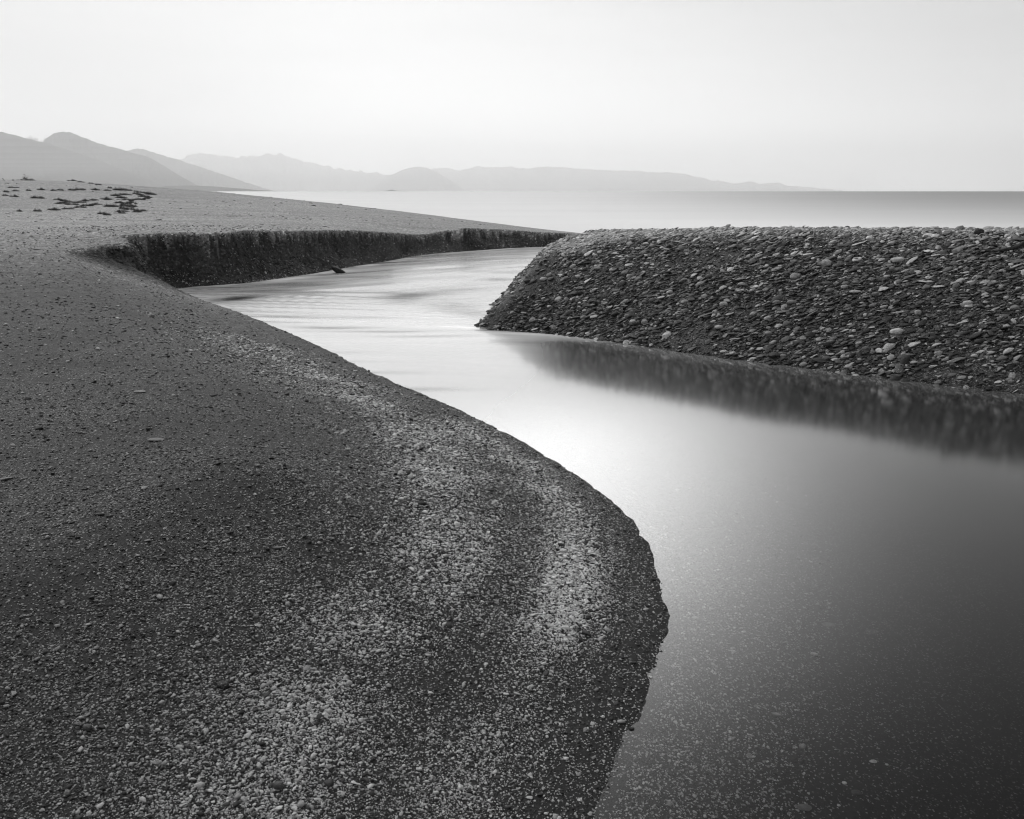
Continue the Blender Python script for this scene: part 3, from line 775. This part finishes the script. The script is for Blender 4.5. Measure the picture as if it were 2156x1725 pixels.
Q, mpp = hit([a[0] for a in N_STONES], [a[1]+a[3]*.3 for a in N_STONES])
for q, m, a in zip(Q, mpp, N_STONES):
    elev = math.atan2(CAM_H-q[2], q[1])
    fl = a[3]/a[2]                                       # flat ones lie with their broad face up
    hm = max(a[3]*m*(1.0 if fl > .55 else .75), .006); dm = a[2]*m*.75 if fl > .55 else min(a[2]*m*.8, a[3]*m/max(math.sin(elev), .2)*.8)
    place_stone('stone' if a[2] > 20 else 'pebble', q, a[2]*m, hm, a[4], a[6], 'stone' if a[2] > 20 else 'pebble', 'single stones on the near bank', a[5], (0, .05), random.uniform(-.15, .15), .12, dm)
U_STONES = [
 (3377,3131,20,13,.75,0,'bright white pebble under water near the bottom right'),
 (3424,3170,38,22,.07,8,'dark oval stone under water below the bright white pebble'),
 (3218,3230,60,18,.13,2,'grey streaked flat stone under water at the bottom edge'),
 (3487,2526,56,12,.03,3,'dark long shape of a stone under the shallow water'),
 (3312,2498,56,12,.10,4,'grey long shape of a stone under water left of the dark one'),
 (3031,2679,24,12,.02,9,'dark pointed stone under water among bright specks'),
 (3493,3046,30,8,.60,5,'white curved shell bit under water'),
 (3070,3046,12,7,.70,6,'small white pebble under water left of the curved bit'),
 (3547,3059,14,6,.65,7,'white fleck of stone under water right of the curved bit'),
 (3355,3222,14,8,.60,1,'pale pebble under water just right of the streaked flat stone'),
]
Q, mpp = hit([a[0] for a in U_STONES], [a[1]+a[3]*.3 for a in U_STONES])
for q, m, a in zip(Q, mpp, U_STONES):
    place_stone('stone' if a[2] > 20 else 'pebble', q, a[2]*m, max(a[3]*m*.6, .006), a[4], a[6], 'stone' if a[2] > 20 else 'pebble', 'single stones under the shallow water', a[5], (0, 0), random.uniform(-.1, .1), .1)
# the rest of the larger cobbles of the right bank, 230 of them, spread over the slope
def bank_cobbles():
    cand = []
    while len(cand) < 700:
        qx = random.uniform(2050, 4080); qy = random.uniform(960, 1560)
        lo = np.interp(qx, [1930,2380,2760,3230,3710,4096], [1300,1345,1400,1460,1525,1568])
        left = np.interp(qy, [930,1000,1090,1200,1290], [2260,2150,2080,2000,1930])
        if qy < lo-14 and qx > left+40 and all(abs(qx-c[0]) > 26 or abs(qy-c[1]) > 12 for c in cand): cand.append((qx, qy))
        if len(cand) >= 235: break
    Q, mpp = hit([c[0] for c in cand], [c[1] for c in cand])
    LM = [(3915,926,'round dark boulder'),(3587,1326,'large pale oval cobble'),(3180,1106,'broad faceted cobble'),(3590,1038,'pale crusted lump'),(3837,998,'pale tilted wedge'),
          (3870,1212,'pale layered block'),(3671,1250,'pale triangular stone'),(2196,1226,'small white oval cobble'),(2390,1073,'long grey flat cobble'),(2385,1357,'white stone in the water'),
          (2538,1293,'blackish angular cobble'),(2894,1217,'lumpy light rock'),(3915,1366,'dark domed cobble'),(3213,1457,'half wet light cobble'),(3166,1208,'flat oval cobble by the sand'),
          (2666,1250,'large round topped cobble'),(3387,909,'small dark crest stone'),(2874,1309,'light oval cobble above the waterline'),(3799,1450,'dark pointed cobble low down')]
    ORD = ['nearest','second','third','fourth','fifth','sixth','seventh','eighth','ninth','tenth','eleventh','twelfth']
    seen = {}
    def where(c, word):
        l = min(LM, key=lambda l: (l[0]-c[0])**2+(2*(l[1]-c[1]))**2); dx, dy = c[0]-l[0], 2*(c[1]-l[1])
        a = int(round(math.degrees(math.atan2(-dy, dx))/90)) % 4
        d = ['right of', 'above', 'left of', 'below'][a]
        k = (word, d, l[2]); seen[k] = seen.get(k, 0)+1
        return '%s %s cobble %s the %s' % (ORD[min(seen[k]-1, 11)], word, d, l[2])
    order = sorted(range(len(cand)), key=lambda i: min((l[0]-cand[i][0])**2+(2*(l[1]-cand[i][1]))**2 for l in LM))
    for i in order:
        q, m, c_ = Q[i], mpp[i], cand[i]
        w_ = random.uniform(18, 32)*m; r_ = random.random()
        tone, txt = ((random.uniform(.28, .46), 'pale grey cobble, one of the larger pale ones scattered over the right bank') if r_ < .3 else
                     (random.uniform(.12, .2), 'middling grey cobble, one of the larger grey ones scattered over the right bank') if r_ < .65 else
                     (random.uniform(.025, .06), 'dark cobble, one of the larger dark ones scattered over the right bank'))
        place_stone('cobble', q, w_, w_*random.uniform(.32, .6), tone, where(c_, {'pale': 'pale', 'middling': 'mid grey', 'dark': 'dark'}[txt.split()[0]]), 'cobble', 'larger cobbles scattered over the right bank', None, (random.gauss(.15, .15), random.gauss(-.25, .12)), None, .15)
bank_cobbles()

# dark boulder at the foot of the cut bank
def far_boulder():
    (q,), (m,) = hit([1345], [1090]); q = q.copy()
    c = at(1350*2156/4096, 1092*1725/3277, 0)
    v = ICV.copy()
    v = v*np.array([.20, .15, .085])*(1+.12*fbm(ICV[:, 0]*2, ICV[:, 2]*2+ICV[:, 1], 3, 77))[:, None]
    v[:, 2] += .07*np.clip(-ICV[:, 0]*1.2, -.6, 1)**1 + .03
    o = mesh_obj('boulder', v, ICF, M_STONE); o.location = (c[0], c[1]+.08, .03); o.rotation_euler = (0, .12, .1); o.color = (.012,)*3+(1,)
    tag(o, 'dark wet boulder lying half in the water at the foot of the far cut bank', 'boulder')
far_boulder()

# driftwood
def tube(name, pts, rad, mat, seg=9):
    pts = catmull(pts, 5); rad = np.interp(np.linspace(0, 1, len(pts)), np.linspace(0, 1, len(rad)), rad)
    V = []; F = []
    for i, p in enumerate(pts):
        t = pts[min(i+1, len(pts)-1)]-pts[max(i-1, 0)]; t = t/np.linalg.norm(t)
        a = np.cross(t, [0, 0, 1]); a /= np.linalg.norm(a)+1e-9; b = np.cross(t, a)
        for j in range(seg):
            th = 2*math.pi*j/seg; r_ = rad[i]*(1+.18*math.sin(3*th+i*.7)+.1*math.sin(i*1.9+j))
            V.append(p + r_*(a*math.cos(th)+b*math.sin(th)))
    for i in range(len(pts)-1):
        for j in range(seg):
            F.append((i*seg+j, i*seg+(j+1) % seg, (i+1)*seg+(j+1) % seg, (i+1)*seg+j))
    n = len(V); V.append(pts[0]); V.append(pts[-1])
    me_f = F + []
    for j in range(seg): me_f.append((n, (j+1) % seg, j, j)); me_f.append((n+1, n-seg+j, n-seg+(j+1) % seg, n-seg+(j+1) % seg))
    me = bpy.data.meshes.new(name); me.from_pydata([tuple(v) for v in V], [], [tuple(dict.fromkeys(f)) for f in me_f])
    me.polygons.foreach_set('use_smooth', [True]*len(me.polygons)); me.materials.append(mat)
    o = bpy.data.objects.new(name, me); COL.objects.link(o); return o
def mat_wood():
    m, t = new_mat('weathered wood'); v = obvec(t, (4, 4, 4)); n = noise(t, v, 6, 5, .7)
    principled(t, ramp(t, n, [(.3,.018),(.7,.07)]), .8, n, .6, .02, .2); return m
M_WOOD = mat_wood()
Q, mpp = hit([3898,3920,3975,4010,4060,4100,4150], [1030,1014,1014,1010,1001,985,975])
k = mpp[3]
br = tube('driftwood_branch', [q+np.array([0, 0, z]) for q, z in zip(Q, (.01,.035,.03,.03,.035,.05,.06))], [3*k, 5.5*k, 5.5*k, 6*k, 8*k, 9.5*k, 9*k], M_WOOD)
tag(br, 'dark crooked driftwood branch on the cobbles at the right picture edge', 'branch')
Q, mpp = hit([19, 53, 136], [723, 722, 721]); k = mpp[0]
q = Q[0]
st = tube('driftwood_stick', [q+np.array([0, 0, -.02]), q+np.array([-4*k, 0, 4*k]), q+np.array([-8*k, .1, 7.5*k]), q+np.array([-11.5*k, .1, 9.5*k])], [.8*k, .9*k, .9*k, 1.3*k], M_WOOD)
tag(st, 'dark driftwood stick leaning up on the skyline at the far left', 'stick')
place_stone('stone', Q[1], 7*mpp[1], 4*mpp[1], .02, 'small black rock on the skyline left of the hazy bush', 'stone', None, 8, sink=.1)
place_stone('stone', Q[2], 7*mpp[2], 3*mpp[2], .03, 'tiny dark rock on the skyline right of the hazy bush', 'stone', None, 9, sink=.1)

# plants of the dry upper beach
def mat_plant(name, c):
    m, t = new_mat(name); oi = nd(t, 'ShaderNodeTexNoise'); oi.inputs['Scale'].default_value = 3
    principled(t, ramp(t, noise(t, obvec(t), 5, 3), [(.3, c*.6), (.7, c*1.4)]), .8, spec=.2); return m
M_MAT = mat_plant('dark creeping leaves', .085); M_BUSH = mat_plant('dry twigs', .16)
def leaves(n, shape, size, seed):
    r = np.random.default_rng(seed); V = []; F = []
    for i in range(n):
        p = shape(r); a = r.normal(size=3); a /= np.linalg.norm(a); b = np.cross(a, r.normal(size=3)); b /= np.linalg.norm(b)
        L_ = size*r.uniform(.6, 1.4); W = L_*.3; j = len(V)
        V += [p-a*L_/2, p+b*W/2, p+a*L_/2, p-b*W/2]; F.append((j, j+1, j+2, j+3))
    return np.array(V), np.array(F)
def mat_shape(seed):
    rr = np.random.default_rng(seed+50); cs = [(rr.uniform(-.33, .33), rr.uniform(-.3, .3), rr.uniform(.12, .24)) for _ in range(5)]
    def f(r):
        cx, cy, s_ = cs[r.integers(5)]
        x, y = cx+r.normal()*s_*.55, cy+r.normal()*s_*.55; d2 = (x*x+y*y)
        return np.array([x, y, abs(r.normal())*.09*math.exp(-d2*4)+.012])
    return f
MATS = []
for sd_ in range(4):
    V, F = leaves(900, mat_shape(sd_), .07, sd_)
    o = mesh_obj('plant_mat', V, F, M_MAT); MATS.append(o.data); bpy.data.objects.remove(o)
z1 = .2319
MATPOS = [(700,692,110),(270,712,70),(490,705,70),(240,808,100),(640,838,170),(925,706,60),(1035,700,100),(1230,700,110),(1370,692,140),(1630,692,140),(2060,695,180),(1850,704,90),
 (1000,865,110),(1090,885,110),(1180,908,140),(1060,928,130),(1230,945,170),(1370,910,150),(1460,885,110),(1590,870,130),(1660,945,130),(1370,995,150),(1480,970,120),(1570,968,70),(1160,1020,150),
 (920,1040,170),(1900,980,170),(1820,858,150),(1980,790,130),(2080,830,140),(2100,770,90),(2060,915,110),(640,1060,100),(100,730,90),(1390,560,90),(1240,535,110),(1560,580,70),(1690,605,80),(1890,660,60),(330,1062,70),(90,790,60),(200,655,90)]
pos = [(a*z1, 600+b*z1, c*z1, 'far') for a, b, c in MATPOS]
z2 = .2319
pos += [(380+a*z2, 730+b*z2, c*z2, 'heart') for a, b, c in [(440,135,120),(580,140,90),(700,157,60),(780,178,110),(700,200,100),(770,215,110),(900,200,150),(960,212,120),(790,245,110),(870,250,110),(740,298,130),(800,300,110),(880,285,90),(930,265,80),
 (350,235,110),(440,270,120),(540,215,120),(560,305,130),(620,325,90),(420,357,110),(600,350,110),(470,382,90),(570,370,90),(490,415,110),(590,400,100),(620,430,80),(470,455,110),(590,470,130),(470,505,130),(700,375,50),(695,420,50),(770,495,150),(720,515,110),(450,535,120),(190,565,130),(120,545,110),(260,420,140)]]
Q, mpp = hit([p[0] for p in pos], [p[1] for p in pos])
ORDN = ['first','second','third','fourth','fifth','sixth','seventh','eighth','ninth','tenth','eleventh','twelfth','thirteenth','fourteenth']
ROWN = ['topmost','second','third','fourth','fifth','sixth','lowest']
mlab = {}
for kind_ in ('far', 'heart'):
    ids = sorted([i for i, p in enumerate(pos) if p[3] == kind_], key=lambda i: pos[i][1]); nr_ = 7
    for rw in range(nr_):
        row = sorted(ids[rw*len(ids)//nr_:(rw+1)*len(ids)//nr_], key=lambda i: pos[i][0])
        for kk, i in enumerate(row):
            mlab[i] = ('dark plant mat, %s from the left in the %s row of the left beach' if kind_ == 'far' else 'dark plant mat, %s from the left in the %s row of the dense curved patch') % (ORDN[kk], ROWN[rw])
for i_, (q, m, p) in enumerate(zip(Q, mpp, pos)):
    o = bpy.data.objects.new('plant_mat', MATS[random.randrange(4)]); COL.objects.link(o)
    w_ = p[2]*m*1.5; o.location = (q[0], q[1], q[2]-.01); o.rotation_euler = (0, 0, random.uniform(-.4, .4))
    o.scale = (w_, w_*random.uniform(.8, 1.3), max(.6, w_*.9)*random.uniform(.8, 1.2))
    if p[3] == 'far': tag(o, mlab[i_], 'plant', 'dark plant mats in rows over the left beach')
    else: tag(o, mlab[i_], 'plant', 'dark plant mats of the dense curved patch')
(q,), (m,) = hit([88], [722])
def bush_shape(r):
    x = r.uniform(-1, 1); h = (.45+.35*math.sin(x*5+1)+.25*math.cos(x*11))*(1-x*x*.7); return np.array([x*28*m, r.normal()*.25, abs(h)*r.uniform(0, 1)**1.3*26*m])
V, F = leaves(300, bush_shape, .15, 5)
o = mesh_obj('bush', V, F, M_BUSH); o.location = (q[0], q[1]+.5, q[2]-.03)
tag(o, 'thin hazy grey bush on the skyline at the far left', 'bush')

# litter of dark stones and wood bits over the far beach, and stones of the cut face
def far_litter():
    n = 3200
    r = 1/(rng.uniform(1/85., 1/17., n)); az = np.radians(rng.uniform(-36, 0, n)); x = r*np.sin(az); y = r*np.cos(az)
    s_ = (x-SH0[0])*SHN[0] + (y-SH0[1])*SHN[1]
    clump = fbm(x*.12, y*.2, 3, 71)
    k = (s_ > 1.5) & (rng.random(n) < np.clip(.2+1.8*clump, .03, 1)) & ~inside(x, y, RIVER); x, y, r = x[k], y[k], r[k]; n = len(x)
    s = .0013*r*np.exp(rng.normal(0, .4, n)); z = ground(x, y)
    scl = np.stack([s*rng.uniform(1.2, 3, n), s, s*rng.uniform(.35, .7, n)], -1)
    rot = np.stack([rng.normal(0, .1, n), rng.normal(0, .1, n), rng.normal(0, .5, n)], -1)
    tone = np.where(rng.random(n) < .82, rng.uniform(.02, .09, n), rng.uniform(.4, .6, n))
    scatter('beach_litter', 'dark stones and bits of wood strewn over the far beach', 'litter', np.stack([x, y, z], -1), rot, scl, tone, M_PEB, 1)
far_litter()
def cut_stones():
    n = 60000; i = rng.integers(0, len(LEFT)-1, n*2); t = rng.random(n*2)
    P = LEFT[i]*(1-t[:, None]) + LEFT[i+1]*t[:, None]
    k = (P[:, 2] > .75) & (P[:, 1] < 38); P = P[k]; T = (LEFT[i+1]-LEFT[i])[k][:, :2]; T /= np.linalg.norm(T, axis=1)[:, None]+1e-9
    off = rng.uniform(-.03, 1.5, len(P)); x = P[:, 0]-T[:, 1]*off; y = P[:, 1]+T[:, 0]*off
    bad = inside(x, y, RIVER); x2 = P[:, 0]+T[:, 1]*off; y2 = P[:, 1]-T[:, 0]*off
    x = np.where(bad, x2, x); y = np.where(bad, y2, y)
    z = ground(x, y); k = (z < p_left(x, y)-.03) & ~inside(x, y, RIVER)
    x, y, z, off = x[k], y[k], z[k], off[k]; n = len(x)
    s = .020*np.exp(rng.normal(0, .45, n)); s = np.minimum(s, .07)
    scl = np.stack([s*rng.uniform(1, 1.7, n), s, s*rng.uniform(.4, .8, n)], -1); rot = np.stack([rng.normal(.2, .4, n), rng.normal(.45, .3, n), rng.normal(0, .6, n)], -1)
    t = rng.random(n); foot = np.exp(-off/.25)
    tone = np.where(t < .02+.28*foot, rng.uniform(.2, .55, n), rng.uniform(.010, .045, n))
    scatter('bank_stones', 'dark wet stones sticking out of the far cut bank', 'stones', np.stack([x, y, z], -1), rot, scl, tone, M_PEB, 1)
cut_stones()

# ------------------------------------------------------------------ haze
def make_haze():
    m, t = new_mat('sea haze')
    v = nd(t, 'ShaderNodeVolumePrincipled'); v.inputs['Color'].default_value = (1,1,1,1); v.inputs['Density'].default_value = .000088
    v.inputs['Anisotropy'].default_value = .6
    o = nd(t, 'ShaderNodeOutputMaterial'); t.links.new(v.outputs[0], o.inputs['Volume'])
    x0, x1, y0, y1, z0, z1 = -16000, 16000, -2500, 25500, -160, 1250
    V = [(x0,y0,z0),(x1,y0,z0),(x1,y1,z0),(x0,y1,z0),(x0,y0,z1),(x1,y0,z1),(x1,y1,z1),(x0,y1,z1)]
    F = [(0,3,2,1),(4,5,6,7),(0,1,5,4),(1,2,6,5),(2,3,7,6),(3,0,4,7)]
    o = mesh_obj('haze', V, F, m, smooth_=False)
    tag(o, 'pale sea haze fading the distant mountains', 'haze', kind='stuff')
make_haze()
def make_mist():
    m, t = new_mat('low sea mist')
    v = nd(t, 'ShaderNodeVolumePrincipled'); v.inputs['Color'].default_value = (1,1,1,1); v.inputs['Density'].default_value = .000080; v.inputs['Anisotropy'].default_value = .5
    o = nd(t, 'ShaderNodeOutputMaterial'); t.links.new(v.outputs[0], o.inputs['Volume'])
    V0, F0 = ico(4); V = []; F = []
    for i, (a, b, c) in enumerate([(4200-90*k, 1300-40*k, 260*.86**k) for k in range(13)]):     # denser towards the water
        F.append(F0+len(V0)*i); V.append(V0*np.array([a, b, float(c)]))
    o = mesh_obj('mist', np.vstack(V), np.vstack(F), m); o.location = (-2300, 3900, 0)
    tag(o, 'low bank of pale mist lying on the sea before the left hills', 'mist', kind='stuff')
make_mist()
